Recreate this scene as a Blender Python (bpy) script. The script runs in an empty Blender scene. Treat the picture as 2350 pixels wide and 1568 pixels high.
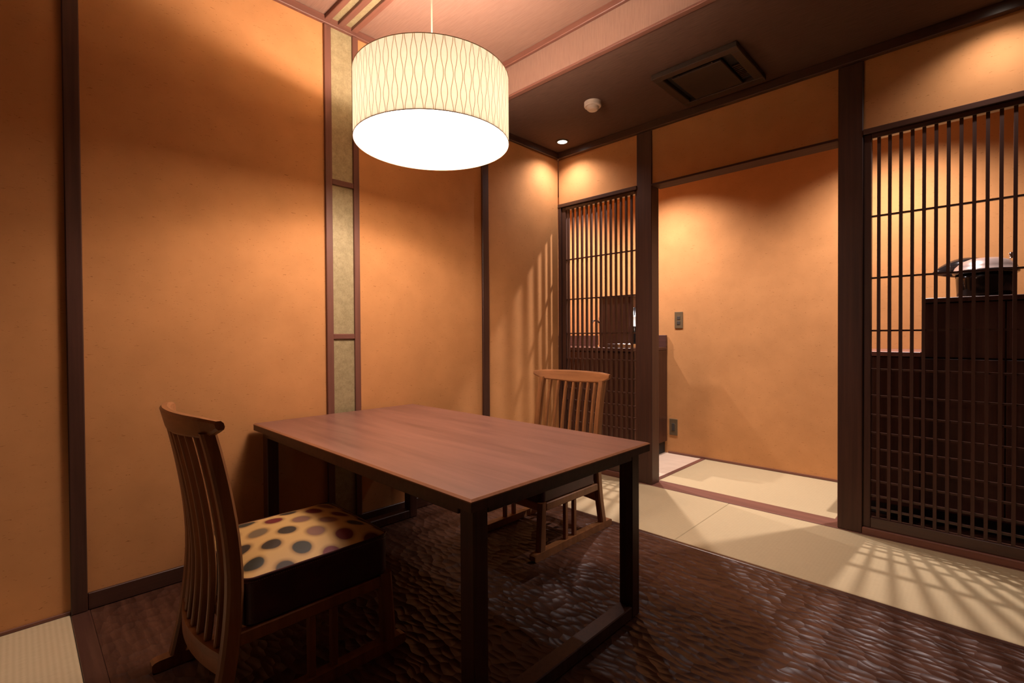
import bpy, bmesh, math, random
from mathutils import Vector, Matrix

random.seed(7)
PI = math.pi
scene = bpy.context.scene
COL = scene.collection

# ------------------------------------------------------------------ camera
CAM = Vector((2.3219, -2.8835, 0.9809))
YAW, PITCH, ROLL, FPX = 0.7734, -0.012, -0.0058, 1113.7
fw = Vector((-math.sin(YAW) * math.cos(PITCH), math.cos(YAW) * math.cos(PITCH), math.sin(PITCH)))
rt = Vector((math.cos(YAW), math.sin(YAW), 0))
up = rt.cross(fw)
rt2 = math.cos(ROLL) * rt + math.sin(ROLL) * up
up2 = -math.sin(ROLL) * rt + math.cos(ROLL) * up
cd = bpy.data.cameras.new('camera')
cd.sensor_width = 36.0
cd.lens = FPX * 36.0 / 2350.0
cd.clip_start = 0.02
cam = bpy.data.objects.new('camera', cd)
COL.objects.link(cam)
m = Matrix.Identity(4)
for i in range(3):
    m[i][0] = rt2[i]; m[i][1] = up2[i]; m[i][2] = -fw[i]; m[i][3] = CAM[i]
cam.matrix_world = m
scene.camera = cam

# ------------------------------------------------------------------ world and exposure
w = bpy.data.worlds.new('world')
w.use_nodes = True
w.node_tree.nodes['Background'].inputs[0].default_value = (0.9, 0.6, 0.4, 1)
w.node_tree.nodes['Background'].inputs[1].default_value = 0.01
scene.world = w
scene.view_settings.view_transform = 'Standard'
scene.view_settings.look = 'None'
scene.view_settings.gamma = 1.0
scene.view_settings.use_curve_mapping = False
scene.view_settings.exposure = 0.0

PENDANT_W = 27.0            # each of three bulbs
DIFFUSER = 12.0            # radiance of the pendant's lower diffuser
WARM = (1.0, 0.77, 0.68)
SPOT_COL = (1.0, 0.86, 0.84)
SPOT_W = {'room_corner': 25.0, 'room_right': 15.0, 'hall_left': 150.0, 'hall_right': 160.0, 'room_left_added': 60.0}

# ------------------------------------------------------------------ helpers
def link(o, parent=None):
    COL.objects.link(o)
    if parent is not None:
        o.parent = parent
    return o

def mesh_obj(name, bm, mat, parent=None, loc=(0, 0, 0), smooth=False):
    me = bpy.data.meshes.new(name)
    bm.normal_update()
    bm.to_mesh(me); bm.free()
    if mat is not None:
        me.materials.append(mat)
    if smooth:
        for p in me.polygons: p.use_smooth = True
    o = bpy.data.objects.new(name, me)
    o.location = loc
    return link(o, parent)

def empty(name, loc=(0, 0, 0), rz=0.0):
    o = bpy.data.objects.new(name, None)
    o.empty_display_size = 0.1
    o.location = loc; o.rotation_euler = (0, 0, rz)
    return link(o)

def tag(o, label=None, cat=None, group=None, kind=None):
    if label: o['label'] = label
    if cat: o['category'] = cat
    if group: o['group'] = group
    if kind: o['kind'] = kind
    return o

def box(bm, x0, x1, y0, y1, z0, z1):
    vs = [bm.verts.new(c) for c in ((x0, y0, z0), (x1, y0, z0), (x1, y1, z0), (x0, y1, z0),
                                    (x0, y0, z1), (x1, y0, z1), (x1, y1, z1), (x0, y1, z1))]
    for f in ((3, 2, 1, 0), (4, 5, 6, 7), (0, 1, 5, 4), (1, 2, 6, 5), (2, 3, 7, 6), (3, 0, 4, 7)):
        bm.faces.new([vs[i] for i in f])
    return vs

def boxo(name, c, mat, parent=None, bev=0.0, seg=1, smooth=False):
    bm = bmesh.new()
    box(bm, *c)
    if bev > 0:
        bmesh.ops.bevel(bm, geom=list(bm.edges), offset=bev, segments=seg, affect='EDGES', profile=0.5)
    return mesh_obj(name, bm, mat, parent, smooth=smooth)

def lathe(bm, prof, n=48, c=(0, 0, 0), close=False):
    rings = []
    for r, z in prof:
        if r < 1e-6:
            rings.append([bm.verts.new((c[0], c[1], c[2] + z))])
        else:
            rings.append([bm.verts.new((c[0] + r * math.cos(2 * PI * k / n), c[1] + r * math.sin(2 * PI * k / n), c[2] + z)) for k in range(n)])
    rng = range(len(rings)) if close else range(len(rings) - 1)
    for i in rng:
        a, b = rings[i], rings[(i + 1) % len(rings)]
        for k in range(n):
            k2 = (k + 1) % n
            if len(a) == 1 and len(b) == 1: continue
            if len(a) == 1: bm.faces.new((a[0], b[k], b[k2]))
            elif len(b) == 1: bm.faces.new((a[k], a[k2], b[0]))
            else: bm.faces.new((a[k], a[k2], b[k2], b[k]))

def tube(bm, pts, r, n=8):
    rings = []
    pts = [Vector(p) for p in pts]
    for i, p in enumerate(pts):
        t = (pts[min(i + 1, len(pts) - 1)] - pts[max(i - 1, 0)]).normalized()
        a = Vector((0, 0, 1)) if abs(t.z) < 0.9 else Vector((1, 0, 0))
        u = t.cross(a).normalized(); v = t.cross(u)
        rr = r[i] if isinstance(r, (list, tuple)) else r
        rings.append([bm.verts.new(p + u * rr * math.cos(2 * PI * k / n) + v * rr * math.sin(2 * PI * k / n)) for k in range(n)])
    for i in range(len(rings) - 1):
        for k in range(n):
            bm.faces.new((rings[i][k], rings[i][(k + 1) % n], rings[i + 1][(k + 1) % n], rings[i + 1][k]))
    bm.faces.new(rings[0][::-1]); bm.faces.new(rings[-1])

def sweep(bm, rings):
    """rings: list of lists of 4 (or n) points, closed section, capped."""
    R = [[bm.verts.new(p) for p in ring] for ring in rings]
    n = len(R[0])
    for i in range(len(R) - 1):
        for k in range(n):
            bm.faces.new((R[i][k], R[i][(k + 1) % n], R[i + 1][(k + 1) % n], R[i + 1][k]))
    bm.faces.new(R[0][::-1]); bm.faces.new(R[-1])
    bmesh.ops.recalc_face_normals(bm, faces=list(bm.faces))

# ------------------------------------------------------------------ materials
def new_mat(name):
    mt = bpy.data.materials.new(name); mt.use_nodes = True
    nt = mt.node_tree
    b = nt.nodes['Principled BSDF']
    return mt, nt, b

def node(nt, typ, **kw):
    n = nt.nodes.new(typ)
    for k, v in kw.items(): setattr(n, k, v)
    return n

def mathn(nt, op, a, b=None, c=None):
    n = nt.nodes.new('ShaderNodeMath'); n.operation = op
    for i, v in enumerate((a, b, c)):
        if v is None: continue
        if isinstance(v, (int, float)): n.inputs[i].default_value = v
        else: nt.links.new(v, n.inputs[i])
    return n.outputs[0]

def coords(nt, scale=(1, 1, 1), src='Object', rot=(0, 0, 0)):
    tc = node(nt, 'ShaderNodeTexCoord'); mp = node(nt, 'ShaderNodeMapping')
    mp.inputs['Scale'].default_value = scale
    mp.inputs['Rotation'].default_value = rot
    nt.links.new(tc.outputs[src], mp.inputs['Vector'])
    return mp.outputs[0]

def ramp(nt, fac, stops, interp='LINEAR'):
    r = node(nt, 'ShaderNodeValToRGB')
    r.color_ramp.interpolation = interp
    e = r.color_ramp.elements
    while len(e) < len(stops): e.new(0.5)
    for el, (p, c) in zip(e, stops):
        el.position = p; el.color = (c[0], c[1], c[2], 1)
    nt.links.new(fac, r.inputs[0])
    return r.outputs[0]

def noise(nt, vec, scale, detail=4, rough=0.55, dist=0.0):
    n = node(nt, 'ShaderNodeTexNoise')
    n.inputs['Scale'].default_value = scale; n.inputs['Detail'].default_value = detail
    n.inputs['Roughness'].default_value = rough; n.inputs['Distortion'].default_value = dist
    nt.links.new(vec, n.inputs['Vector'])
    return n.outputs[0]

def bump(nt, b, h, strength=0.3, dist=0.002):
    n = node(nt, 'ShaderNodeBump')
    n.inputs['Strength'].default_value = strength; n.inputs['Distance'].default_value = dist
    nt.links.new(h, n.inputs['Height']); nt.links.new(n.outputs[0], b.inputs['Normal'])

def wood(name, dark, light, axis='z', rough=0.42, grain=60.0, spec=0.4, bmp=0.12):
    mt, nt, b = new_mat(name)
    s = {'x': (2.0, grain, grain), 'y': (grain, 2.0, grain), 'z': (grain, grain, 2.0)}[axis]
    v = coords(nt, s)
    n1 = noise(nt, v, 1.0, 5, 0.6, 0.4)
    s2 = {'x': (0.6, 9, 9), 'y': (9, 0.6, 9), 'z': (9, 9, 0.6)}[axis]
    n2 = noise(nt, coords(nt, s2), 1.0, 3, 0.5, 0.3)
    f = mathn(nt, 'ADD', mathn(nt, 'MULTIPLY', n1, 0.55), mathn(nt, 'MULTIPLY', n2, 0.45))
    c = ramp(nt, f, [(0.36, dark), (0.64, light)])
    nt.links.new(c, b.inputs['Base Color'])
    b.inputs['Roughness'].default_value = rough
    b.inputs['Specular IOR Level'].default_value = spec
    bump(nt, b, n1, bmp, 0.001)
    return mt

def plain(name, col, rough=0.5, metal=0.0, spec=0.5):
    mt, nt, b = new_mat(name)
    v = coords(nt, (1, 1, 1))
    n = noise(nt, v, 35, 3)
    d = tuple(x * 0.88 for x in col)
    nt.links.new(ramp(nt, n, [(0.3, d), (0.7, col)]), b.inputs['Base Color'])
    b.inputs['Roughness'].default_value = rough
    b.inputs['Metallic'].default_value = metal
    b.inputs['Specular IOR Level'].default_value = spec
    return mt

DK0, DK1 = (0.045, 0.019, 0.012), (0.085, 0.036, 0.022)
M_WZ = wood('dark_wood_upright', DK0, DK1, 'z')
M_WX = wood('dark_wood_along_x', DK0, DK1, 'x', 0.3, spec=0.6)
M_WXM = wood('dark_wood_matte', DK0, DK1, 'x', 0.7, spec=0.15)
M_WY = wood('dark_wood_along_y', DK0, DK1, 'y')
M_TRX = wood('red_brown_trim_x', (0.13, 0.052, 0.034), (0.21, 0.085, 0.055), 'x', 0.5)
M_TRY = wood('red_brown_trim_y', (0.13, 0.052, 0.034), (0.21, 0.085, 0.055), 'y', 0.5)
M_TRZ = wood('red_brown_trim_z', (0.11, 0.044, 0.028), (0.18, 0.072, 0.046), 'z', 0.5)
M_TABLE = wood('table_wood', (0.15, 0.066, 0.045), (0.27, 0.125, 0.088), 'x', 0.36, spec=0.85, grain=26.0, bmp=0.0)
M_TABLE_EDGE = wood('table_edge_wood', (0.26, 0.11, 0.05), (0.36, 0.16, 0.08), 'x', 0.4)
M_TFRAME = wood('table_frame_wood', (0.05, 0.021, 0.013), (0.10, 0.043, 0.026), 'z', 0.42)
M_CHAIR = wood('chair_wood', (0.17, 0.070, 0.024), (0.31, 0.130, 0.047), 'z', 0.36, grain=45)
M_CHAIRX = wood('chair_wood_x', (0.22, 0.092, 0.034), (0.38, 0.165, 0.062), 'x', 0.34, grain=45)
M_CAB = wood('cabinet_veneer', (0.035, 0.013, 0.008), (0.085, 0.03, 0.017), 'z', 0.4, grain=40)
M_CABMID = wood('counter_wood', (0.055, 0.022, 0.016), (0.10, 0.040, 0.029), 'x', 0.4)
M_CABTOP = wood('cabinet_top_wood', (0.20, 0.085, 0.06), (0.30, 0.13, 0.09), 'x', 0.4)

def wall_mat():
    mt, nt, b = new_mat('fleck_wallpaper')
    v = coords(nt, (1, 1, 1))
    n = noise(nt, v, 6, 3)
    base = ramp(nt, n, [(0.3, (0.515, 0.243, 0.089)), (0.7, (0.59, 0.281, 0.104))])
    # fibre flecks
    def fib(rot, thr):
        nz = noise(nt, coords(nt, (55, 55, 260), rot=rot), 1.0, 2, 0.5, 0.8)
        return ramp(nt, nz, [(thr, (0, 0, 0)), (thr + 0.035, (1, 1, 1))])
    m1 = mathn(nt, 'MAXIMUM', fib((0.5, 0.45, 0.2), 0.695), fib((-0.9, -0.7, 0.4), 0.705))
    n3 = noise(nt, v, 300, 2)
    mx = node(nt, 'ShaderNodeMix', data_type='RGBA')
    nt.links.new(mathn(nt, 'MULTIPLY', m1, 0.7), mx.inputs['Factor'])
    nt.links.new(base, mx.inputs['A']); mx.inputs['B'].default_value = (0.24, 0.09, 0.025, 1)
    nt.links.new(mx.outputs['Result'], b.inputs['Base Color'])
    b.inputs['Roughness'].default_value = 0.85
    b.inputs['Specular IOR Level'].default_value = 0.15
    bump(nt, b, n3, 0.10, 0.001)
    return mt
M_WALL = wall_mat()

def ceil_mat(name, c0, c1):
    mt, nt, b = new_mat(name)
    v = coords(nt, (14, 260, 260))
    n = noise(nt, v, 1.0, 3, 0.6)
    nt.links.new(ramp(nt, n, [(0.35, c0), (0.65, c1)]), b.inputs['Base Color'])
    b.inputs['Roughness'].default_value = 0.8
    b.inputs['Specular IOR Level'].default_value = 0.2
    bump(nt, b, n, 0.25, 0.001)
    return mt
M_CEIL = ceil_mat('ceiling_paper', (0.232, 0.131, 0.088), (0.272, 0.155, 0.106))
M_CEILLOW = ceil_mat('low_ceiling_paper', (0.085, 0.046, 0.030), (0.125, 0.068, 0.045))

def bulk_mat():
    mt, nt, b = new_mat('bulkhead_paper')
    n = noise(nt, coords(nt, (260, 260, 14)), 1.0, 3, 0.6)
    nt.links.new(ramp(nt, n, [(0.35, (0.225, 0.127, 0.085)), (0.65, (0.265, 0.151, 0.103))]), b.inputs['Base Color'])
    b.inputs['Roughness'].default_value = 0.8
    bump(nt, b, n, 0.25, 0.001)
    return mt
M_BULK = bulk_mat()

def gold_mat():
    mt, nt, b = new_mat('gold_green_washi')
    v = coords(nt, (1, 1, 1))
    n = noise(nt, v, 140, 4, 0.7, 0.5); n2 = noise(nt, v, 30, 3)
    f = mathn(nt, 'ADD', mathn(nt, 'MULTIPLY', n, 0.6), mathn(nt, 'MULTIPLY', n2, 0.4))
    nt.links.new(ramp(nt, f, [(0.35, (0.27, 0.22, 0.105)), (0.65, (0.44, 0.365, 0.195))]), b.inputs['Base Color'])
    b.inputs['Roughness'].default_value = 0.5
    b.inputs['Metallic'].default_value = 0.15
    bump(nt, b, n, 0.4, 0.001)
    return mt
M_GOLD = gold_mat()

def carved_floor():
    mt, nt, b = new_mat('carved_floor_wood')
    tc = node(nt, 'ShaderNodeTexCoord')
    nz = node(nt, 'ShaderNodeTexNoise'); nz.inputs['Scale'].default_value = 7.0; nz.inputs['Detail'].default_value = 2
    nt.links.new(tc.outputs['Object'], nz.inputs['Vector'])
    sub = node(nt, 'ShaderNodeVectorMath', operation='SUBTRACT'); sub.inputs[1].default_value = (0.5, 0.5, 0.5)
    nt.links.new(nz.outputs['Color'], sub.inputs[0])
    sc = node(nt, 'ShaderNodeVectorMath', operation='SCALE'); sc.inputs['Scale'].default_value = 0.06
    nt.links.new(sub.outputs[0], sc.inputs[0])
    ad = node(nt, 'ShaderNodeVectorMath', operation='ADD')
    nt.links.new(tc.outputs['Object'], ad.inputs[0]); nt.links.new(sc.outputs[0], ad.inputs[1])
    mp = node(nt, 'ShaderNodeMapping'); mp.inputs['Scale'].default_value = (19, 37, 0.0)
    nt.links.new(ad.outputs[0], mp.inputs['Vector'])
    vo = node(nt, 'ShaderNodeTexVoronoi', feature='F1', voronoi_dimensions='2D'); vo.inputs['Scale'].default_value = 1.0
    vo.inputs['Randomness'].default_value = 1.0
    nt.links.new(mp.outputs[0], vo.inputs['Vector'])
    h = mathn(nt, 'POWER', vo.outputs['Distance'], 1.6)
    g = noise(nt, coords(nt, (3, 40, 40)), 1.0, 4)
    nt.links.new(ramp(nt, g, [(0.35, (0.050, 0.020, 0.011)), (0.65, (0.090, 0.037, 0.020))]), b.inputs['Base Color'])
    b.inputs['Roughness'].default_value = 0.40
    b.inputs['Specular IOR Level'].default_value = 0.24
    bump(nt, b, h, 0.9, 0.009)
    return mt
M_CARVED = carved_floor()

def tatami(name, ridges_axis, c0=(0.44, 0.345, 0.195), c1=(0.51, 0.405, 0.235)):
    mt, nt, b = new_mat(name)
    wv = node(nt, 'ShaderNodeTexWave', wave_type='BANDS', bands_direction='Y' if ridges_axis == 'x' else 'X')
    wv.inputs['Scale'].default_value = 22.0; wv.inputs['Distortion'].default_value = 0.15
    nt.links.new(coords(nt), wv.inputs['Vector'])
    s = (30, 500, 30) if ridges_axis == 'y' else (500, 30, 30)
    n = noise(nt, coords(nt, s), 1.0, 2)
    f = mathn(nt, 'ADD', mathn(nt, 'MULTIPLY', wv.outputs[0], 0.25 if ridges_axis == 'x' else 0.05), mathn(nt, 'MULTIPLY', n, 0.75))
    nt.links.new(ramp(nt, f, [(0.3, c0), (0.7, c1)]), b.inputs['Base Color'])
    b.inputs['Roughness'].default_value = 0.7
    b.inputs['Specular IOR Level'].default_value = 0.25
    bump(nt, b, f, 0.25, 0.0015)
    return mt
M_TAT_X = tatami('tatami_ridges_x', 'x')
M_TAT_Y = tatami('tatami_ridges_y', 'y')
M_PALE = wood('pale_floor_wood', (0.62, 0.47, 0.34), (0.70, 0.54, 0.40), 'x', 0.5, grain=30)

def shade_mat():
    mt, nt, b = new_mat('shade_paper')
    nt.nodes.remove(b)
    out = nt.nodes['Material Output']
    tc = node(nt, 'ShaderNodeTexCoord')
    sp = node(nt, 'ShaderNodeSeparateXYZ'); nt.links.new(tc.outputs['UV'], sp.inputs[0])
    u = mathn(nt, 'MULTIPLY', sp.outputs[0], 56.0)
    du = mathn(nt, 'ABSOLUTE', mathn(nt, 'SUBTRACT', mathn(nt, 'FRACT', u), 0.5))
    cs = mathn(nt, 'COSINE', mathn(nt, 'MULTIPLY', sp.outputs[1], 4 * PI))
    wd = mathn(nt, 'SUBTRACT', 0.205, mathn(nt, 'MULTIPLY', cs, 0.125))
    ds = mathn(nt, 'ABSOLUTE', mathn(nt, 'SUBTRACT', du, wd))
    ln = mathn(nt, 'LESS_THAN', ds, 0.030)
    n = noise(nt, coords(nt, (1, 1, 1)), 60, 3)
    cl = ramp(nt, n, [(0.3, (0.93, 0.90, 0.70)), (0.7, (0.98, 0.95, 0.76))])
    mx = node(nt, 'ShaderNodeMix', data_type='RGBA')
    nt.links.new(mathn(nt, 'MULTIPLY', ln, 1.0), mx.inputs['Factor'])
    nt.links.new(cl, mx.inputs['A']); mx.inputs['B'].default_value = (0.40, 0.17, 0.04, 1)
    dif = node(nt, 'ShaderNodeBsdfDiffuse'); tr = node(nt, 'ShaderNodeBsdfTranslucent')
    nt.links.new(mx.outputs['Result'], dif.inputs[0])
    dk = node(nt, 'ShaderNodeMix', data_type='RGBA', blend_type='MULTIPLY')
    dk.inputs['Factor'].default_value = 1.0
    nt.links.new(mx.outputs['Result'], dk.inputs['A']); dk.inputs['B'].default_value = (0.95, 0.98, 0.90, 1)
    nt.links.new(dk.outputs['Result'], tr.inputs[0])
    ms = node(nt, 'ShaderNodeMixShader'); ms.inputs[0].default_value = 0.055
    nt.links.new(dif.outputs[0], ms.inputs[1]); nt.links.new(tr.outputs[0], ms.inputs[2])
    nt.links.new(ms.outputs[0], out.inputs['Surface'])
    return mt
M_SHADE = shade_mat()

def emis(name, col, s):
    mt, nt, b = new_mat(name)
    b.inputs['Base Color'].default_value = (0.9, 0.9, 0.9, 1)
    b.inputs['Emission Color'].default_value = (*col, 1)
    b.inputs['Emission Strength'].default_value = s
    return mt
M_BULB = emis('bulb_glow', (1, 0.88, 0.7), 6.0)
def diffuser_mat():
    mt, nt, b = new_mat('frosted_diffuser')
    nt.nodes.remove(b)
    em = node(nt, 'ShaderNodeEmission'); em.inputs[0].default_value = (*WARM, 1); em.inputs[1].default_value = DIFFUSER / 0.55
    tp = node(nt, 'ShaderNodeBsdfTransparent')
    ms = node(nt, 'ShaderNodeMixShader'); ms.inputs[0].default_value = 0.55
    nt.links.new(tp.outputs[0], ms.inputs[1]); nt.links.new(em.outputs[0], ms.inputs[2])
    nt.links.new(ms.outputs[0], nt.nodes['Material Output'].inputs['Surface'])
    return mt
M_DIFF = diffuser_mat()
M_LENS = emis('downlight_lens', (1, 0.85, 0.68), 12.0)

def seat_fabric():
    mt, nt, b = new_mat('dotted_seat_fabric')
    v = coords(nt, (1, 1, 1))
    px, py, x0, y0 = 0.108, 0.128, 0.154, -0.142
    sp = node(nt, 'ShaderNodeSeparateXYZ'); nt.links.new(v, sp.inputs[0])
    def grid(off):
        u = mathn(nt, 'SUBTRACT', mathn(nt, 'DIVIDE', mathn(nt, 'SUBTRACT', sp.outputs[0], x0), px), off)
        w_ = mathn(nt, 'SUBTRACT', mathn(nt, 'DIVIDE', mathn(nt, 'SUBTRACT', sp.outputs[1], y0), py), off)
        ru = mathn(nt, 'ROUND', u); rw = mathn(nt, 'ROUND', w_)
        dx = mathn(nt, 'MULTIPLY', mathn(nt, 'SUBTRACT', u, ru), px)
        dy = mathn(nt, 'MULTIPLY', mathn(nt, 'SUBTRACT', w_, rw), py)
        dist = mathn(nt, 'SQRT', mathn(nt, 'ADD', mathn(nt, 'MULTIPLY', dx, dx), mathn(nt, 'MULTIPLY', dy, dy)))
        cv = node(nt, 'ShaderNodeCombineXYZ')
        nt.links.new(ru, cv.inputs[0]); nt.links.new(rw, cv.inputs[1]); cv.inputs[2].default_value = off * 7 + 3.0
        wn = node(nt, 'ShaderNodeTexWhiteNoise', noise_dimensions='3D'); nt.links.new(cv.outputs[0], wn.inputs['Vector'])
        return dist, wn.outputs['Value']
    d1, c1 = grid(0.0); d2, c2 = grid(0.5)
    pick = mathn(nt, 'LESS_THAN', d1, d2)
    dm = mathn(nt, 'MINIMUM', d1, d2)
    cm = mathn(nt, 'ADD', mathn(nt, 'MULTIPLY', c1, pick), mathn(nt, 'MULTIPLY', c2, mathn(nt, 'SUBTRACT', 1.0, pick)))
    dot = ramp(nt, cm, [(0.0, (0.12, 0.012, 0.014)), (0.36, (0.030, 0.032, 0.022)), (0.55, (0.20, 0.10, 0.065)), (0.70, (0.035, 0.026, 0.016)), (0.86, (0.16, 0.115, 0.06))], 'CONSTANT')
    n = noise(nt, v, 900, 2)
    dd = mathn(nt, 'ADD', dm, mathn(nt, 'MULTIPLY', mathn(nt, 'SUBTRACT', n, 0.5), 0.004))
    mask = ramp(nt, dd, [(0.0235, (1, 1, 1)), (0.0275, (0, 0, 0))])
    halo = ramp(nt, dm, [(0.025, (0.27, 0.155, 0.05)), (0.037, (0.53, 0.34, 0.12))])
    mx = node(nt, 'ShaderNodeMix', data_type='RGBA')
    nt.links.new(mask, mx.inputs['Factor']); nt.links.new(halo, mx.inputs['A']); nt.links.new(dot, mx.inputs['B'])
    nt.links.new(mx.outputs['Result'], b.inputs['Base Color'])
    b.inputs['Roughness'].default_value = 0.6
    b.inputs['Specular IOR Level'].default_value = 0.3
    bump(nt, b, n, 0.2, 0.0006)
    return mt
M_FABRIC = seat_fabric()

def leather():
    mt, nt, b = new_mat('maroon_leather')
    vo = node(nt, 'ShaderNodeTexVoronoi'); vo.inputs['Scale'].default_value = 420
    nt.links.new(coords(nt), vo.inputs['Vector'])
    nt.links.new(ramp(nt, noise(nt, coords(nt), 20, 3), [(0.3, (0.040, 0.010, 0.011)), (0.7, (0.060, 0.016, 0.017))]), b.inputs['Base Color'])
    b.inputs['Roughness'].default_value = 0.42
    bump(nt, b, vo.outputs['Distance'], 0.15, 0.0006)
    return mt
M_LEATHER = leather()
M_STITCH = plain('stitch_thread', (0.33, 0.16, 0.13), 0.6)
M_CREAM = plain('cream_plastic', (0.72, 0.60, 0.48), 0.45)
M_CORD = plain('cord_cream', (0.85, 0.75, 0.58), 0.5)
M_ACDARK = plain('brown_vent_plastic', (0.030, 0.017, 0.010), 0.45)
M_ACMID = plain('brown_vent_frame', (0.042, 0.024, 0.015), 0.4)
M_BLACK = plain('black_recess', (0.008, 0.006, 0.005), 0.6)
M_LACQUER = plain('black_lacquer', (0.012, 0.010, 0.010), 0.10)
M_SILVER = plain('silver_lacquer', (0.40, 0.30, 0.26), 0.3, 0.4)
M_CHROME = plain('chrome', (0.8, 0.78, 0.75), 0.12, 1.0)
M_PLATE = plain('bronze_plate', (0.23, 0.16, 0.085), 0.35, 0.5)
M_PLATEDK = plain('plate_dark_key', (0.06, 0.05, 0.04), 0.4)
M_WHITE = plain('white_ceramic', (0.85, 0.82, 0.78), 0.2)
M_WIRE = plain('rim_wire', (0.55, 0.40, 0.24), 0.4)

# ------------------------------------------------------------------ the setting
ZL, ZU, YB = 2.35, 2.545, -0.895       # low ceiling, high ceiling, bulkhead plane
X1, Y0, YC = 3.3, -4.0, 0.90           # far right wall, wall behind the camera, corridor wall
XC = -1.1                              # left end of the corridor
W = 0.692

def struct(o):
    o['kind'] = 'structure'; return o

# floor: a slab with carved boards and mats as pieces
fl = struct(boxo('floor', (XC, X1, Y0, YC + 0.1, -0.08, -0.03), M_CARVED))
boxo('carved_floor_field', (0.0, X1, -2.705, -W - 0.022, -0.03, -0.002), M_CARVED, fl)
boxo('floor_border_board', (0.0, X1, -2.758, -2.706, -0.03, 0.0), M_WX, fl, 0.002)
boxo('floor_border_board', (0.0, X1, -W - 0.0215, -W - 0.0005, -0.03, 0.0), M_WX, fl, 0.002)
def mat_piece(c, mt): return boxo('tatami_mat', c, mt, fl, 0.002)
g = 0.0006
mat_piece((0.0, 1.261 - g, -W, -0.003, -0.03, 0.0), M_TAT_Y)
mat_piece((1.261 + g, 2.55 - g, -W, -0.003, -0.03, 0.0), M_TAT_Y)
mat_piece((2.55 + g, X1, -W, -0.003, -0.03, 0.0), M_TAT_Y)
mat_piece((0.005, 1.6, -3.6, -2.7595, -0.03, 0.0), M_TAT_X)
mat_piece((1.601, X1, -3.6, -2.7595, -0.03, 0.0), M_TAT_X)
mat_piece((0.005, X1, Y0, -3.601, -0.03, 0.0), M_TAT_X)
mat_piece((0.7475, 1.755, 0.1345, YC, -0.03, 0.0), M_TAT_Y)
boxo('floor_sill', (0.0, X1, -0.002, 0.134, -0.03, 0.003), M_TRX, fl, 0.002)
boxo('floor_strip', (0.714, 0.747, 0.1345, YC, -0.03, 0.002), M_TRY, fl, 0.0015)
boxo('pale_floor_board', (XC, 0.7135, 0.1345, YC, -0.03, 0.0), M_PALE, fl)
boxo('floor_strip', (1.7555, 1.785, 0.1345, YC, -0.03, 0.002), M_TRY, fl, 0.0015)
boxo('dark_floor_board', (1.7855, X1, 0.1345, YC, -0.03, 0.0), M_CAB, fl)

# left wall (x = 0)
wl = struct(boxo('wall_left', (-0.10, 0.0, Y0, 0.0, 0.0, ZU + 0.1), M_WALL))
# lattice wall, plaster above the lintel (y = 0)
wb = struct(boxo('wall_back', (0.0, 0.666, 0.012, 0.10, 1.968, ZL), M_WALL))
boxo('plaster_panel', (0.773, 1.79, 0.012, 0.10, 1.957, ZL), M_WALL, wb)
boxo('plaster_panel', (1.8925, X1, 0.012, 0.10, 1.968, ZL), M_WALL, wb)
# corridor walls
wc = struct(boxo('wall_corridor', (XC, X1, YC, YC + 0.1, 0.0, ZL), M_WALL))
boxo('base_strip', (0.44, 1.78, YC - 0.008, YC, 0.002, 0.016), M_TRX, wc)
struct(boxo('wall_corridor_end', (XC - 0.1, XC, 0.0, YC + 0.1, -0.03, ZL), M_WALL))
struct(boxo('wall_corridor_side', (XC, -0.10, 0.0, 0.10, 0.0, ZL), M_WALL))
struct(boxo('wall_right', (X1, X1 + 0.1, Y0, YC + 0.1, -0.03, ZU + 0.1), M_WZ))
struct(boxo('wall_front', (-0.1, X1 + 0.1, Y0 - 0.1, Y0, -0.03, ZU + 0.1), M_WZ))
# ceilings
cl = struct(boxo('ceiling', (-0.1, X1, Y0, YB, ZU, ZU + 0.08), M_CEIL))
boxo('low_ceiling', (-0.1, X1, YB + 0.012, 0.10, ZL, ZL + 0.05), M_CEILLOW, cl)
boxo('bulkhead', (-0.1, X1, YB, YB + 0.012, ZL, ZU), M_BULK, cl)
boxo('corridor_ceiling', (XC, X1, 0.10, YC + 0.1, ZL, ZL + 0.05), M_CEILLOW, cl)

# trims
def trim(n, c, mt, bev=0.002):
    return struct(boxo('trim_%d' % n, c, mt, None, bev))
trim(1, (0.0, 0.018, -2.757, -2.712, 0.0, ZU), M_WZ, 0.003)                     # post between tatami and carved floor
trim(2, (0.0, 0.016, -0.784, -0.729, 0.0, ZL), M_WZ, 0.003)                     # post near the corner
trim(3, (0.0, 0.022, Y0, YB - 0.0005, 2.508, ZU), M_TRY, 0.003)                 # left cornice, high ceiling
trim(4, (0.0, 0.022, YB + 0.013, -0.024, 2.303, ZL), M_WY, 0.003)              # left cornice, low ceiling
trim(5, (0.0, X1, -0.022, 0.012, 2.303, ZL), M_WX, 0.003)                       # cornice over lattice wall
trim(6, (0.0225, X1, YB - 0.022, YB - 0.0005, 2.512, ZU), M_TRX, 0.003)         # bulkhead top
trim(7, (0.0225, X1, YB - 0.010, YB + 0.020, ZL - 0.012, ZL - 0.0002), M_TRX, 0.002)   # bulkhead bottom
trim(8, (0.6659, 0.7727, 0.0, 0.098, 0.0035, 2.3025), M_WZ, 0.003)              # post by the left lattice
trim(9, (1.7900, 1.8925, 0.0, 0.134, 0.0035, 2.3025), M_WZ, 0.003)              # post by the right lattice
trim(10, (0.0, 0.6655, -0.004, 0.098, 1.943, 1.9685), M_WX)                     # lintel left lattice
trim(11, (0.7731, 1.7896, -0.001, 0.115, 1.945, 1.9575), M_WXM)                  # lintel opening
trim(12, (1.8929, X1, -0.004, 0.098, 1.943, 1.9685), M_WX)                      # lintel right lattice
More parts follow.
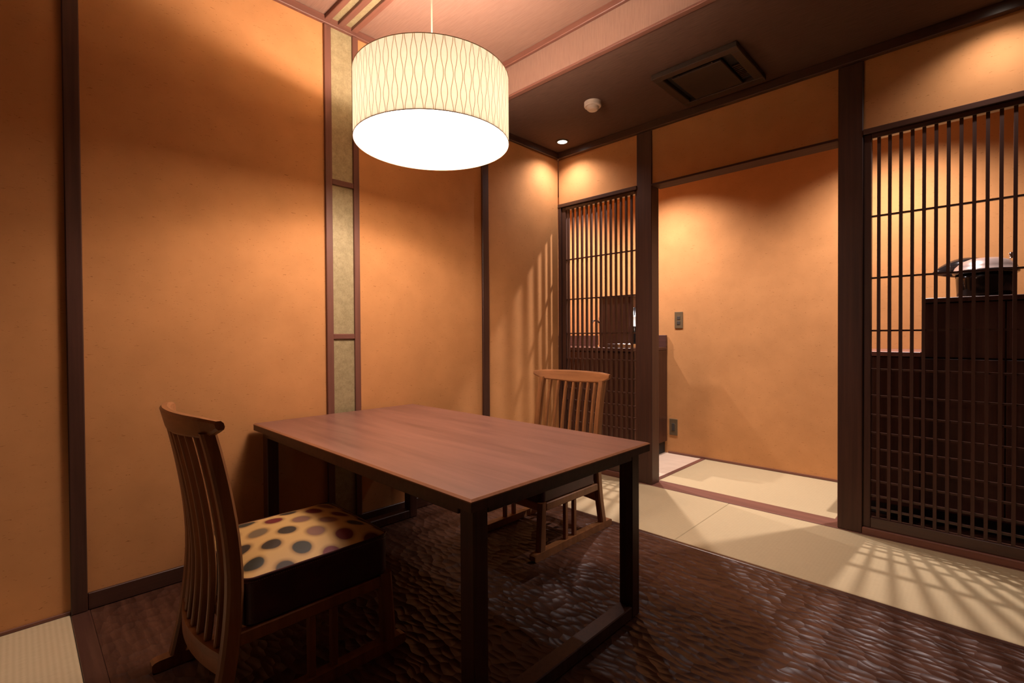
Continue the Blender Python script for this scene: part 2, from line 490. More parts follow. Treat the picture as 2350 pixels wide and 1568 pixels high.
trim(13, (0.0, 0.028, 0.0, 0.098, 0.0035, 1.9425), M_WZ)                        # jamb in the corner
trim(14, (0.0285, 0.6655, -0.002, 0.075, 0.0035, 0.036), M_TRX)                 # sliding track left
trim(15, (1.8929, X1, -0.002, 0.075, 0.0035, 0.036), M_TRX)                     # sliding track right
struct(boxo('baseboard_left', (0.0, 0.012, -2.711, -0.785, 0.0, 0.0605), M_WY, None, 0.002))
struct(boxo('baseboard_corner', (0.0, 0.012, -0.728, -0.003, 0.0, 0.0605), M_WY, None, 0.002))
struct(boxo('baseboard_tatami', (0.0, 0.006, Y0, -2.758, 0.0, 0.012), M_TRY, None, 0.001))

# gold-green panel strip climbing the wall and crossing the ceiling
gs = struct(boxo('wall_strip', (0.0, 0.004, -1.781, -1.668, 0.061, 0.969), M_GOLD))
gs.name = 'trim_16'
boxo('washi_panel', (0.0, 0.004, -1.781, -1.668, 0.995, 1.734), M_GOLD, gs)
boxo('washi_panel', (0.0, 0.004, -1.781, -1.668, 1.761, 2.507), M_GOLD, gs)
boxo('strip_post', (0.0, 0.016, -1.815, -1.781, 0.061, 2.507), M_TRZ, gs, 0.002)
boxo('strip_post', (0.0, 0.016, -1.668, -1.637, 0.061, 2.507), M_TRZ, gs, 0.002)
boxo('strip_crossbar', (0.0, 0.014, -1.781, -1.668, 0.969, 0.995), M_TRY, gs, 0.002)
boxo('strip_crossbar', (0.0, 0.014, -1.781, -1.668, 1.734, 1.761), M_TRY, gs, 0.002)
cs_ = struct(boxo('trim_17', (0.022, X1, -1.787, -1.747, ZU - 0.004, ZU), M_GOLD))
boxo('washi_panel', (0.022, X1, -1.717, -1.677, ZU - 0.004, ZU), M_GOLD, cs_)
for ya, yb in ((-1.815, -1.787), (-1.747, -1.717), (-1.677, -1.647)):
    boxo('ceiling_rib', (0.022, X1, ya, yb, ZU - 0.022, ZU), M_TRX, cs_, 0.002)

# ------------------------------------------------------------------ lattice screens
CROSS = (0.131, 0.191, 0.263, 0.338, 0.419, 0.498, 0.585, 0.679, 0.807, 0.995, 1.25, 1.548)
def lattice(xa, xb, st_l, st_r, first, pitch, n, label):
    r = empty('lattice_screen', (xa, 0.0, 0.037))
    z0, z1 = 0.0, 1.905
    def b(name, c, mt, bev=0.0):
        return boxo(name, (c[0] - xa, c[1] - xa, c[2], c[3], c[4], c[5]), mt, r, bev)
    b('stile', (xa, xa + st_l, 0.012, 0.045, z0, z1), M_WZ, 0.002)
    b('stile', (xb - st_r, xb, 0.012, 0.045, z0, z1), M_WZ, 0.002)
    b('bottom_rail', (xa + st_l, xb - st_r, 0.012, 0.045, z0, 0.050), M_WX, 0.002)
    b('top_rail', (xa + st_l, xb - st_r, 0.012, 0.045, z1 - 0.022, z1), M_WX, 0.002)
    me = None
    for k in range(n):
        x = first + pitch * k - xa
        if me is None:
            bm = bmesh.new(); box(bm, -0.0064, 0.0064, 0.018, 0.033, 0.050, z1 - 0.022)
            o = mesh_obj('upright_bar', bm, M_WZ, r, (x, 0, 0)); me = o.data
        else:
            o = bpy.data.objects.new('upright_bar', me); o.location = (x, 0, 0); link(o, r)
    me = None
    for z in CROSS:
        if me is None:
            bm = bmesh.new(); box(bm, st_l, xb - xa - st_r, 0.0235, 0.037, -0.0042, 0.0042)
            o = mesh_obj('cross_bar', bm, M_WX, r, (0, 0, z - 0.037)); me = o.data
        else:
            o = bpy.data.objects.new('cross_bar', me); o.location = (0, 0, z - 0.037); link(o, r)
    return tag(r, label, 'lattice screen', 'wooden lattice screens')
lattice(0.0285, 0.6655, 0.034, 0.018, 0.082, 0.0409, 14, 'narrow dark wood lattice screen in the room corner behind the far chair')
lattice(1.8929, 2.80, 0.031, 0.031, 1.952, 0.04145, 20, 'wide dark wood lattice screen at the right edge before the stepped cabinet')

# ------------------------------------------------------------------ dining table
t = empty('dining_table', (0.0, -1.743, 0.0))
TX0, TX1, TY = 0.024, 1.4795, 0.415
e = 0.008
boxo('tabletop', (TX0 + e, TX1 - e, -TY + e, TY - e, 0.576, 0.603), M_TABLE, t)
def edge_prism(p0, p1, inn):
    # p0 -> p1 outer line, inn = unit vector towards the table centre; mitred ends, 45-degree chamfer
    bm = bmesh.new()
    d = (Vector(p1) - Vector(p0)).normalized(); n_ = Vector(inn)
    def ring(p, sg):
        out = []
        for off, z in ((0.0, 0.5955), (e, 0.5955), (e, 0.603), (0.0065, 0.603), (0.0, 0.5985)):
            q = Vector(p) + n_ * off + d * sg * off
            out.append((q.x, q.y, z))
        return out
    sweep(bm, [ring(p0, 1), ring(p1, -1)])
    return tag(mesh_obj('edge_strip', bm, M_TABLE_EDGE, t), 'lighter brown edge banding')
edge_prism((TX0, -TY, 0), (TX1, -TY, 0), (0, 1, 0))
edge_prism((TX0, TY, 0), (TX1, TY, 0), (0, -1, 0))
edge_prism((TX1, -TY, 0), (TX1, TY, 0), (-1, 0, 0))
edge_prism((TX0, -TY, 0), (TX0, TY, 0), (1, 0, 0))
boxo('edge_frame', (TX0 + .001, TX1 - .001, -TY + .001, -TY + e, 0.573, 0.5954), M_TFRAME, t)
boxo('edge_frame', (TX0 + .001, TX1 - .001, TY - e, TY - .001, 0.573, 0.5954), M_TFRAME, t)
boxo('edge_frame', (TX1 - e, TX1 - .001, -TY + e, TY - e, 0.573, 0.5954), M_TFRAME, t)
boxo('edge_frame', (TX0 + .001, TX0 + e, -TY + e, TY - e, 0.573, 0.5954), M_TFRAME, t)
LX0, LX1, LW = 0.05, 1.453, 0.052
for s in (-1, 1):
    boxo('apron', (LX0 + LW, LX1 - LW, s * 0.378 - 0.011, s * 0.378 + 0.011, 0.545, 0.5758), M_TFRAME, t, 0.002)
    for xa in (LX0, LX1 - LW):
        ya, yb = (s * 0.385 - 0.0, s * 0.385 - s * 0.048)
        boxo('leg', (xa, xa + LW, min(ya, yb), max(ya, yb), 0.0, 0.5758), M_TFRAME, t, 0.003)
for xa in (LX0, LX1 - LW):
    boxo('floor_runner', (xa, xa + LW, -0.337, 0.337, 0.0, 0.042), M_TFRAME, t, 0.003)
    boxo('cross_rail', (xa, xa + LW, -0.337, 0.337, 0.548, 0.5758), M_TFRAME, t, 0.002)
tag(t, 'long brown wooden dining table set end-on against the orange wall', 'table')

# ------------------------------------------------------------------ chairs
PROF = [(-0.02, -0.262), (0.04, -0.245), (0.19, -0.216), (0.35, -0.202), (0.47, -0.207), (0.59, -0.223), (0.70, -0.244), (0.80, -0.268)]
def back_y(z):
    for i in range(len(PROF) - 1):
        if z <= PROF[i + 1][0] or i == len(PROF) - 2:
            p0 = PROF[max(i - 1, 0)]; p1 = PROF[i]; p2 = PROF[i + 1]; p3 = PROF[min(i + 2, len(PROF) - 1)]
            tt = (z - p1[0]) / (p2[0] - p1[0])
            m1 = (p2[1] - p0[1]) / (p2[0] - p0[0]) * (p2[0] - p1[0])
            m2 = (p3[1] - p1[1]) / (p3[0] - p1[0]) * (p2[0] - p1[0])
            return ((2 * tt**3 - 3 * tt**2 + 1) * p1[1] + (tt**3 - 2 * tt**2 + tt) * m1 + (-2 * tt**3 + 3 * tt**2) * p2[1] + (tt**3 - tt**2) * m2)

def sect(x, y, z, hx, hy, c=0.35):
    cx, cy = hx * c, hy * c
    return [(x - hx + cx, y - hy, z), (x + hx - cx, y - hy, z), (x + hx, y - hy + cy, z), (x + hx, y + hy - cy, z),
            (x + hx - cx, y + hy, z), (x - hx + cx, y + hy, z), (x - hx, y + hy - cy, z), (x - hx, y - hy + cy, z)]

def bow(x):                       # backrest bends backwards in plan
    return -0.030 * (1 - (x / 0.20) ** 2) if abs(x) < 0.20 else 0.018 * ((abs(x) - 0.20) / 0.05)

def cushion_mesh(hx, y0, y1, z0, z1, rc, dome, n=26):
    """rounded-rectangle side wall ring heights and a domed top grid."""
    def outline(off, k=8):
        pts = []
        for cx, cy, a0 in ((hx - rc, y1 - rc, 0), (-hx + rc, y1 - rc, PI / 2), (-hx + rc, y0 + rc, PI), (hx - rc, y0 + rc, 1.5 * PI)):
            for j in range(k + 1):
                a = a0 + j * PI / 2 / k
                pts.append((cx + (rc + off) * math.cos(a), cy + (rc + off) * math.sin(a)))
        return pts
    return outline

def make_chair(name, label, loc, rz, group):
    r = empty(name, loc, rz)
    for s in (-1, 1):
        # rear leg and back post in one sweep
        bm = bmesh.new()
        zs = [0.028 + (0.752 - 0.028) * i / 16 for i in range(17)]
        sweep(bm, [sect(s * 0.200, back_y(z), z, 0.0165, 0.0165 + 0.004 * (1 - z)) for z in zs])
        mesh_obj('back_post', bm, M_CHAIR, r)
        # sled runner
        bm = bmesh.new()
        ys = [-0.312, -0.306, -0.295, 0.27, 0.281, 0.287]
        hh = [0.010, 0.0145, 0.017, 0.017, 0.0145, 0.010]
        sweep(bm, [[(s * 0.2 - 0.017, y, 0.017 - h * 0.98), (s * 0.2 + 0.017, y, 0.017 - h * 0.98), (s * 0.2 + 0.017, y, 0.017 + h), (s * 0.2 - 0.017, y, 0.017 + h)] for y, h in zip(ys, hh)])
        mesh_obj('sled_runner', bm, M_CHAIR, r)
        # front leg
        bm = bmesh.new()
        sweep(bm, [sect(s * 0.200, 0.222 + 0.012 * (0.25 - z) / 0.25, z, 0.015, 0.023 - 0.004 * (z - 0.03) / 0.2) for z in (0.033, 0.10, 0.17, 0.245)])
        mesh_obj('front_leg', bm, M_CHAIR, r)
        boxo('side_rail', (s * 0.2 - 0.012, s * 0.2 + 0.012, -0.195, 0.205, 0.205, 0.240), M_CHAIR, r, 0.003)
        for y in (-0.010, 0.055):
            boxo('side_spindle', (s * 0.2 - 0.009, s * 0.2 + 0.009, y - 0.010, y + 0.010, 0.033, 0.206), M_CHAIR, r, 0.002)
    boxo('front_rail', (-0.186, 0.186, 0.212, 0.232, 0.205, 0.240), M_CHAIRX, r, 0.003)
    boxo('rear_seat_rail', (-0.186, 0.186, -0.196, -0.180, 0.205, 0.240), M_CHAIRX, r, 0.003)
    # lower back rail, bowed
    bm = bmesh.new()
    rings = []
    for i in range(13):
        x = -0.186 + 0.372 * i / 12
        y = back_y(0.165) + bow(x)
        rings.append([(x, y - 0.011, 0.140), (x, y + 0.011, 0.140), (x, y + 0.011, 0.196), (x, y - 0.011, 0.196)])
    sweep(bm, rings)
    mesh_obj('lower_back_rail', bm, M_CHAIRX, r)
    # slats
    for k in range(7):
        x = -0.150 + 0.050 * k
        bm = bmesh.new()
        zs = [0.19 + (0.750 - 0.19) * i / 14 for i in range(15)]
        sweep(bm, [sect(x, back_y(z) + bow(x), z, 0.0075, 0.0085) for z in zs])
        mesh_obj('back_slat', bm, M_CHAIR, r)
    # crest rail
    bm = bmesh.new()
    rings = []
    N = 28
    for i in range(N + 1):
        u = -1 + 2.0 * i / N
        x = u * 0.252
        ee = max(0.0, (abs(u) - 0.72) / 0.28)
        zt = 0.792 - 0.003 * u * u - 0.004 * ee
        zb = 0.729 + 0.012 * abs(u) + 0.022 * ee ** 1.5
        zm = (zt + zb) / 2
        th = 0.013 - 0.003 * ee
        def P(dz, dy):
            z = zm + dz
            return (x, back_y(min(z, 0.80)) + bow(x) + dy, z)
        h = (zt - zb) / 2
        rings.append([P(-h, -th * .6), P(-h, th * .6), P(-h + .006, th), P(h - .006, th), P(h, th * .5), P(h, -th * .5), P(h - .006, -th), P(-h + .006, -th)])
    sweep(bm, rings)
    mesh_obj('crest_rail', bm, M_CHAIRX, r)
    # cushion
    hx, y0, y1, z0, z1, rc = 0.207, -0.183, 0.235, 0.241, 0.364, 0.030
    ol = cushion_mesh(hx, y0, y1, z0, z1, rc, 0.03)
    bm = bmesh.new()
    levels = [(z0, -0.006), (z0 + 0.006, 0.0), (z1 - 0.012, 0.002), (z1, 0.0)]
    rings = [[bm.verts.new((p[0], p[1], z)) for p in ol(off)] for z, off in levels]
    n = len(rings[0])
    for a, b2 in zip(rings[:-1], rings[1:]):
        for k in range(n): bm.faces.new((a[k], a[(k + 1) % n], b2[(k + 1) % n], b2[k]))
    bm.faces.new(rings[0][::-1]); bm.faces.new(rings[-1])
    cu = mesh_obj('seat_cushion', bm, M_LEATHER, r)
    tag(cu, 'dark maroon leather side of the cushion')
    bm = bmesh.new()
    rr = []
    cy = (y0 + y1) / 2
    for j in range(11):
        q = 1 - j / 10.0
        z = z1 + 0.040 * (1 - q ** 2.6)
        base = ol(-0.004)
        if j == 10:
            rr.append([bm.verts.new((0, cy, z))])
        else:
            rr.append([bm.verts.new((p[0] * q, cy + (p[1] - cy) * q, z)) for p in base])
    for a, b2 in zip(rr[:-1], rr[1:]):
        for k in range(n):
            if len(b2) == 1: bm.faces.new((a[k], a[(k + 1) % n], b2[0]))
            else: bm.faces.new((a[k], a[(k + 1) % n], b2[(k + 1) % n], b2[k]))
    fb = mesh_obj('seat_fabric', bm, M_FABRIC, cu, smooth=True)
    tag(fb, 'gold fabric top with maroon, olive and brown dots')
    bm = bmesh.new()
    pts = [(p[0], p[1], z1 + 0.0005) for p in ol(0.0005)]
    tube(bm, pts + [pts[0]], 0.0030, 6)
    mesh_obj('piping', bm, M_LEATHER, cu)
    # stitches
    bm = bmesh.new()
    o2 = ol(0.0025, 14)
    per = []
    for a, b2 in zip(o2, o2[1:] + o2[:1]):
        L = math.hypot(b2[0] - a[0], b2[1] - a[1]); m2 = max(1, int(L / 0.006))
        for q in range(m2): per.append((a[0] + (b2[0] - a[0]) * q / m2, a[1] + (b2[1] - a[1]) * q / m2, L / m2, math.atan2(b2[1] - a[1], b2[0] - a[0])))
    for px, py, L, an in per:
        c, s_ = math.cos(an), math.sin(an)
        vs = box(bm, 0, L * 0.55, -0.0006, 0.0006, z1 - 0.0085, z1 - 0.0072)
        for v in vs: v.co = (px + v.co.x * c - v.co.y * s_, py + v.co.x * s_ + v.co.y * c, v.co.z)
    st = mesh_obj('stitching', bm, M_STITCH, cu)
    st['kind'] = 'stuff'
    return tag(r, label, 'chair', group)

make_chair('dining_chair', 'wooden slat-back chair with dotted cushion in the foreground, nearest the camera', (0.775, -2.305, -0.002), 0.0, 'slat-back dining chairs')
make_chair('dining_chair', 'wooden slat-back chair on the far side of the table before the lattice', (0.722, -1.045, -0.002), PI, 'slat-back dining chairs')

# ------------------------------------------------------------------ pendant lamp
LPX, LPY, LZ0, LZ1, LR = 0.757, -1.722, 1.738, 1.990, 0.300
lp = empty('pendant_lamp', (LPX, LPY, LZ0))
bm = bmesh.new()
uvl = bm.loops.layers.uv.new('uv')
NS = 112
zz = [0.0, 0.25, 0.5, 0.75, 1.0]
H = LZ1 - LZ0
rg = [[bm.verts.new((LR * math.cos(2 * PI * k / NS), LR * math.sin(2 * PI * k / NS), H * q)) for k in range(NS)] for q in zz]
for i in range(4):
    for k in range(NS):
        f = bm.faces.new((rg[i][k], rg[i][(k + 1) % NS], rg[i + 1][(k + 1) % NS], rg[i + 1][k]))
        for lo, (uu, vv) in zip(f.loops, ((k, zz[i]), (k + 1, zz[i]), (k + 1, zz[i + 1]), (k, zz[i + 1]))):
            lo[uvl].uv = (uu / NS, vv)
sh = mesh_obj('lamp_shade', bm, M_SHADE, lp, smooth=True)
tag(sh, 'cream drum shade printed with fine wavy ogee lines')
for z in (0.0, H):
    bm = bmesh.new()
    lathe(bm, [(LR + 0.0016 * math.cos(2 * PI * j / 6), z + 0.0016 * math.sin(2 * PI * j / 6)) for j in range(6)], 96, close=True)
    mesh_obj('rim_ring', bm, M_WIRE, sh)
bm = bmesh.new(); tube(bm, [(0, 0, 0.19), (0, 0, 0.4), (0, 0, ZU - LZ0 - 0.03)], 0.0032, 10)
mesh_obj('cord', bm, M_CORD, lp)
bm = bmesh.new(); lathe(bm, [(0, ZU - LZ0), (0.05, ZU - LZ0), (0.05, ZU - LZ0 - 0.02), (0.035, ZU - LZ0 - 0.035), (0, ZU - LZ0 - 0.035)], 32)
mesh_obj('ceiling_cup', bm, M_CORD, lp)
bm = bmesh.new(); lathe(bm, [(0, 0.20), (0.022, 0.20), (0.025, 0.17), (0.022, 0.15), (0, 0.15)], 24)
mesh_obj('socket_hub', bm, M_WHITE, lp)
for k in range(3):
    a = 2 * PI * k / 3 + 0.35
    d = Vector((math.cos(a), math.sin(a), 0))
    bm = bmesh.new(); tube(bm, [d * 0.015 + Vector((0, 0, 0.19)), d * 0.29 + Vector((0, 0, 0.235)), d * 0.2995 + Vector((0, 0, H))], 0.0018, 6)
    mesh_obj('shade_arm', bm, M_WIRE, lp)
    bm = bmesh.new(); tube(bm, [d * 0.02 + Vector((0, 0, 0.172)), d * 0.040 + Vector((0, 0, 0.155))], [0.010, 0.012], 12)
    arm = mesh_obj('bulb_socket', bm, M_WHITE, lp)
    bm = bmesh.new()
    bmesh.ops.create_uvsphere(bm, u_segments=20, v_segments=12, radius=0.013)
    bmesh.ops.translate(bm, verts=bm.verts, vec=d * 0.068 + Vector((0, 0, 0.138)))
    bu = mesh_obj('bulb', bm, M_BULB, arm, smooth=True)
    ld = bpy.data.lights.new('bulb_light', 'POINT')
    ld.energy = PENDANT_W; ld.color = WARM; ld.shadow_soft_size = 0.034
    lo = bpy.data.objects.new('bulb_light', ld)
    lo.location = d * 0.068 + Vector((0, 0, 0.138))
    link(lo, lp)
bm = bmesh.new(); lathe(bm, [(0, 0.0045), (LR - 0.003, 0.004)], 96)
df = mesh_obj('diffuser', bm, M_DIFF, lp)
tag(df, 'glowing white lower diffuser')
tag(lp, 'large glowing cream drum pendant lamp hanging over the table', 'lamp')

# ------------------------------------------------------------------ ceiling downlights
def downlight(x, y, watts, label, cone=85, blend=0.45, r=0.034, z=ZL):
    o = empty('ceiling_downlight', (x, y, z))
    bm = bmesh.new(); lathe(bm, [(r, -0.0005), (r + 0.012, -0.0005), (r + 0.013, -0.003), (r + 0.010, -0.006), (r, -0.005)], 40, close=True)
    mesh_obj('trim_ring', bm, M_ACMID, o, smooth=True)
    bm = bmesh.new(); lathe(bm, [(0, -0.0035), (r * 0.6, -0.004), (r, -0.0025), (r, -0.0012), (0, -0.0012)], 32)
    ln = mesh_obj('lens', bm, M_LENS, o, smooth=True)
    ld = bpy.data.lights.new('downlight_beam', 'SPOT')
    ld.energy = watts; ld.color = SPOT_COL; ld.spot_size = math.radians(cone); ld.spot_blend = blend
    ld.shadow_soft_size = 0.014
    lo = bpy.data.objects.new('downlight_beam', ld); lo.location = (0, 0, -0.012)
    link(lo, o)
    return tag(o, label, 'downlight', 'recessed ceiling downlights')
downlight(0.176, -0.165, SPOT_W['room_corner'], 'small bright recessed downlight above the room corner', 138, 1.0)
downlight(2.36, -0.165, SPOT_W['room_right'], 'recessed downlight in front of the right lattice screen', 138, 1.0)
downlight(0.49, 0.42, SPOT_W['hall_left'], 'recessed downlight in the corridor behind the left lattice screen', 132, 1.0)
downlight(0.32, -3.40, SPOT_W['room_left_added'], 'added unseen downlight in the high ceiling over the left tatami', 44, 0.6, z=ZU)  # guessed lamp out of view, added to brighten the left tatami
downlight(-0.46, 0.42, SPOT_W['hall_left'], 'guessed unseen downlight at the far left end of the corridor', 132, 1.0)  # unseen lamp, guessed from the light on the wall behind the left lattice
downlight(1.94, 0.415, SPOT_W['hall_right'], 'recessed downlight in the corridor behind the right lattice screen', 132, 1.0)

# ------------------------------------------------------------------ smoke detector
o = empty('smoke_detector', (0.662, -0.492, ZL))
bm = bmesh.new(); lathe(bm, [(0, 0), (0.050, 0), (0.050, -0.022), (0.047, -0.027), (0, -0.027)], 40); mesh_obj('base', bm, M_CREAM, o, smooth=False)
bm = bmesh.new(); lathe(bm, [(0, -0.027), (0.036, -0.027), (0.034, -0.040), (0.026, -0.047), (0, -0.048)], 40); mesh_obj('sensor_dome', bm, M_CREAM, o)
tag(o, 'round cream smoke detector on the dark low ceiling', 'smoke detector')

# ------------------------------------------------------------------ ceiling air conditioner
ax0, ax1, ay0, ay1 = 1.052, 1.488, -0.522, -0.097
o = empty('ceiling_air_conditioner', ((ax0 + ax1) / 2, (ay0 + ay1) / 2, ZL))
hx, hy = (ax1 - ax0) / 2, (ay1 - ay0) / 2
fwid = 0.045
zt, zb = -0.0005, -0.028
for c in ((-hx, hx, -hy, -hy + fwid), (-hx, hx, hy - fwid, hy), (-hx, -hx + fwid, -hy + fwid, hy - fwid), (hx - fwid, hx, -hy + fwid, hy - fwid)):
    boxo('vent_frame', (*c, zb, zt), M_ACMID, o, 0.003)
boxo('vent_recess', (-hx + fwid, hx - fwid, -hy + fwid, hy - fwid, -0.004, zt), M_BLACK, o)
pn = boxo('intake_panel', (-hx + fwid + 0.035, hx - fwid - 0.055, -hy + fwid + 0.030, hy - fwid - 0.006, -0.026, -0.0105), M_ACDARK, o, 0.003)
for x in (-0.10, 0.075):
    boxo('panel_clip', (x - 0.003, x + 0.003, -hy + fwid + 0.020, -hy + fwid + 0.0295, -0.022, -0.0045), M_CHROME, pn)
for k in range(9):
    y = -0.02 + 0.018 * k
    boxo('grille_slat', (hx - fwid - 0.048, hx - fwid - 0.004, y, y + 0.006, -0.015, -0.0045), M_ACMID, o)
tag(o, 'square dark brown air conditioner set in the low ceiling', 'air conditioner')

# ------------------------------------------------------------------ plates on the corridor wall
def plate(name, x, z, h, label, cat, keys):
    o = empty(name, (x, YC, z - h / 2))
    boxo('face_plate', (-0.035, 0.035, -0.006, -0.0005, 0, h), M_PLATE, o, 0.002)
    for kz, kh in keys:
        k = boxo('insert', (-0.013, 0.013, -0.009, -0.006, kz - kh / 2, kz + kh / 2), M_PLATEDK, o, 0.001)
    return tag(o, label, cat)
plate('light_switch', 0.531, 1.10, 0.135, 'bronze light switch plate at chest height on the corridor wall', 'switch', ((0.085, 0.026), (0.045, 0.026)))
plate('wall_outlet', 0.484, 0.221, 0.135, 'bronze power outlet plate low on the corridor wall', 'outlet', ((0.0675, 0.060),))

# ------------------------------------------------------------------ corridor cabinets
c = empty('wash_cabinet', (-0.3, 0.35, 0.0))
CX0, CX1 = XC + 0.005, 0.43
def cb(par, name, co, mt, bev=0.002):
    l = par.location
    return boxo(name, (co[0] - l.x, co[1] - l.x, co[2] - l.y, co[3] - l.y, co[4] - l.z, co[5] - l.z), mt, par, bev)
cb(c, 'plinth', (CX0, CX1 - 0.02, 0.42, 0.895, 0.001, 0.10), M_BLACK)
cb(c, 'carcass', (CX0, CX1, 0.372, 0.895, 0.10, 0.855), M_CAB)
for k in range(4):
    xa = CX0 + 0.01 + k * (CX1 - CX0 - 0.01) / 4
    d = cb(c, 'door', (xa, xa + (CX1 - CX0 - 0.05) / 4, 0.352, 0.3715, 0.115, 0.845), M_CAB)
tag(c, 'dark low wash cabinet in the corridor behind the left lattice screen', 'cabinet')
o = empty('wash_counter', (-0.3, 0.35, 0.856))
cb(o, 'worktop', (CX0, CX1 + 0.002, 0.345, 0.895, 0.856, 0.882), M_CABMID)
cb(o, 'backsplash', (CX0, CX1 + 0.002, 0.872, 0.895, 0.8825, 0.978), M_CABMID)
tag(o, 'dark red-brown worktop with upstand on the wash cabinet', 'worktop')
o = empty('wooden_box', (0.195, 0.60, 0.8825))
for co in ((-0.150, -0.136, -0.1, 0.1, 0, 0.40), (0.136, 0.150, -0.1, 0.1, 0, 0.40)): boxo('side_panel', co, M_CAB, o, 0.002)
boxo('front_panel', (-0.1355, 0.1355, -0.1, -0.086, 0, 0.40), M_CAB, o, 0.002)
boxo('lid', (-0.154, 0.154, -0.104, 0.104, 0.4005, 0.416), M_CAB, o, 0.002)
o.location = (0.18, 0.60, 0.8825)
tag(o, 'tall dark wooden box standing on the wash counter', 'box')
o = empty('tap', (-0.005, 0.56, 0.8825))
bm = bmesh.new(); lathe(bm, [(0, 0), (0.020, 0), (0.020, 0.01), (0.011, 0.02), (0.011, 0.24), (0.013, 0.25), (0, 0.255)], 20); mesh_obj('body', bm, M_CHROME, o, smooth=True)
bm = bmesh.new(); tube(bm, [(0, 0, 0.20), (0, -0.05, 0.225), (0, -0.10, 0.215), (0, -0.115, 0.19)], 0.008, 10); mesh_obj('spout', bm, M_CHROME, o, smooth=True)
bm = bmesh.new(); tube(bm, [(0, 0, 0.25), (0.0, 0.03, 0.285)], 0.005, 8); mesh_obj('lever', bm, M_CHROME, o)
tag(o, 'slim chrome tap at the left of the dark box', 'tap')
o = empty('soap_bottle', (0.374, 0.48, 0.8825))
bm = bmesh.new(); lathe(bm, [(0, 0), (0.026, 0), (0.028, 0.02), (0.028, 0.16), (0.026, 0.165), (0, 0.165)], 24); mesh_obj('base_band', bm, M_LACQUER, o, smooth=True)
bm = bmesh.new(); lathe(bm, [(0, 0.1655), (0.027, 0.1655), (0.028, 0.235), (0.022, 0.25), (0, 0.25)], 24); mesh_obj('white_body', bm, M_WHITE, o, smooth=True)
bm = bmesh.new(); lathe(bm, [(0, 0.2505), (0.018, 0.2505), (0.018, 0.31), (0, 0.315)], 20); mesh_obj('cap', bm, M_LACQUER, o, smooth=True)
tag(o, 'black and white bottle on the wash counter beside the post', 'bottle')
o = empty('steel_tray', (0.30, 0.42, 0.8825))
boxo('tray_base', (-0.10, 0.10, -0.06, 0.05, 0, 0.006), M_CHROME, o, 0.001)
for co in ((-0.10, 0.10, -0.06, -0.055, 0.0065, 0.03), (-0.10, 0.10, 0.045, 0.05, 0.0065, 0.03), (-0.10, -0.095, -0.0545, 0.0445, 0.0065, 0.03), (0.095, 0.10, -0.0545, 0.0445, 0.0065, 0.03)):
    boxo('tray_rim', co, M_CHROME, o, 0.001)
tag(o, 'small shallow steel tray at the front of the wash counter', 'tray')

# stepped cabinet behind the right screen
c = empty('low_cabinet', (1.95, 0.35, 0.0))
cb(c, 'plinth', (1.81, 2.088, 0.40, 0.895, 0.003, 0.08), M_BLACK)
cb(c, 'carcass', (1.79, 2.088, 0.332, 0.895, 0.08, 0.862), M_CAB)
cb(c, 'door', (1.794, 2.084, 0.312, 0.3315, 0.09, 0.858), M_CAB)
cb(c, 'top_board', (1.787, 2.088, 0.305, 0.895, 0.8625, 0.886), M_CABTOP)
tag(c, 'low narrow part of the dark stepped cabinet with a reddish top', 'cabinet')
c = empty('tall_cabinet', (2.6, 0.4, 0.0))
cb(c, 'plinth', (2.10, X1 - 0.01, 0.42, 0.895, 0.003, 0.08), M_BLACK)
cb(c, 'carcass', (2.0895, X1 - 0.01, 0.372, 0.895, 0.08, 1.135), M_CAB)
for k in range(4):
    xa = 2.092 + k * 0.30
    cb(c, 'drawer_front', (xa, xa + 0.295, 0.350, 0.3715, 0.86, 1.130), M_CAB)
    cb(c, 'door', (xa, xa + 0.295, 0.350, 0.3715, 0.09, 0.852), M_CAB)
cb(c, 'top_board', (2.0892, X1 - 0.01, 0.342, 0.895, 1.1355, 1.158), M_CAB)
tag(c, 'tall dark wooden cabinet behind the right lattice screen', 'cabinet')

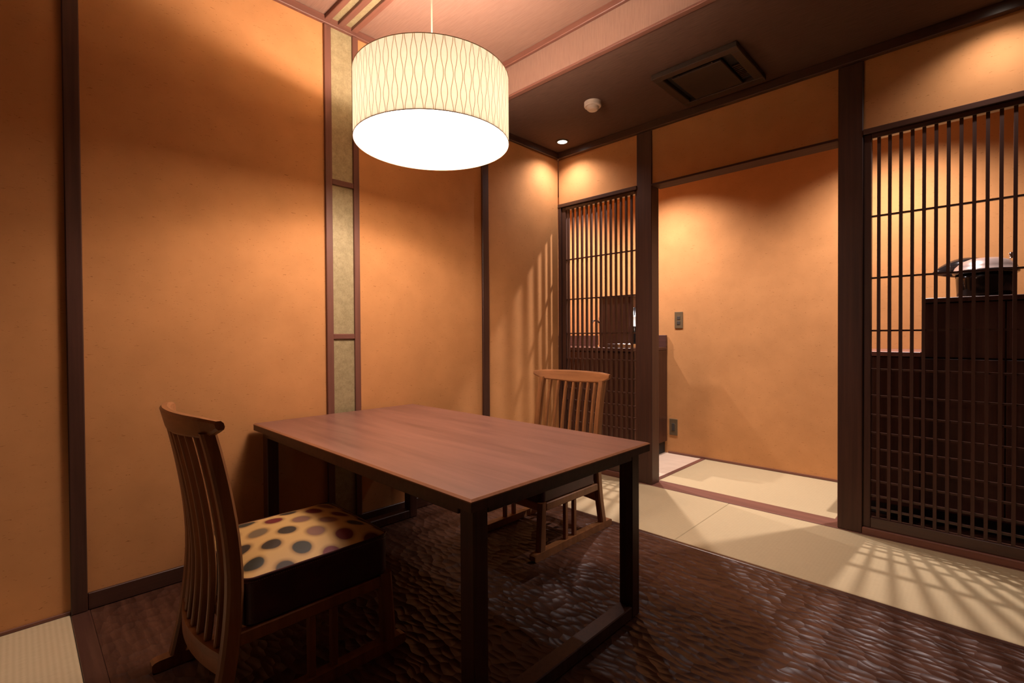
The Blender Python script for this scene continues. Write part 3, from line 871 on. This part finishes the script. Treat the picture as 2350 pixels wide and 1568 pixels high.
# lacquered tub with a pointed dish and a lid on the tall cabinet
o = empty('lacquer_tub', (2.318, 0.475, 1.1585))
bm = bmesh.new(); lathe(bm, [(0, 0.0), (0.098, 0.0), (0.104, 0.01), (0.108, 0.085), (0.110, 0.115), (0, 0.115)], 40); mesh_obj('tub_body', bm, M_LACQUER, o, smooth=True)
bm = bmesh.new(); lathe(bm, [(0, 0.1155), (0.120, 0.1155), (0.123, 0.122), (0.120, 0.132), (0, 0.132)], 40); mesh_obj('tub_rim', bm, M_LACQUER, o, smooth=True)
bm = bmesh.new(); lathe(bm, [(0, 0.1325), (0.118, 0.1325), (0.112, 0.150), (0.088, 0.176), (0.055, 0.190), (0, 0.195)], 40); ld_ = mesh_obj('lid', bm, M_SILVER, o, smooth=True)
bm = bmesh.new(); lathe(bm, [(0, 0.0), (0.010, 0.002), (0.008, 0.012), (0.013, 0.022), (0.009, 0.030), (0, 0.032)], 20, (0.090, -0.02, 0.178)); mesh_obj('knob', bm, M_CHROME, ld_, smooth=True)
tag(o, 'round black lacquer tub with pale lid on the tall cabinet', 'tub')
o = empty('pointed_dish', (2.245, 0.70, 1.1585))
bm = bmesh.new()
# boat-shaped lidded dish pointing left, standing on a small foot
rings = []
for i in range(17):
    u = i / 16.0
    x = -0.145 + 0.315 * u
    wd = 0.062 * math.sin(PI * min(1, u * 1.02)) ** 0.8 + 0.0015
    zc = 0.150 + 0.012 * u
    ht = 0.072 * math.sin(PI * u ** 0.85) + 0.002
    hb = 0.034 * math.sin(PI * u) + 0.001
    ring = []
    for j in range(16):
        a = 2 * PI * j / 16
        s_, c_ = math.sin(a), math.cos(a)
        ring.append((x, wd * c_, zc + (ht * s_ if s_ > 0 else hb * s_)))
    rings.append(ring)
sweep(bm, rings)
mesh_obj('dish_body', bm, M_LACQUER, o, smooth=True)
bm = bmesh.new(); lathe(bm, [(0, 0.0), (0.040, 0.0), (0.036, 0.012), (0.016, 0.03), (0.014, 0.10), (0.030, 0.128), (0, 0.128)], 24); mesh_obj('foot', bm, M_LACQUER, o, smooth=True)
tag(o, 'glossy black boat-shaped dish with a pointed tip on the tall cabinet', 'dish')
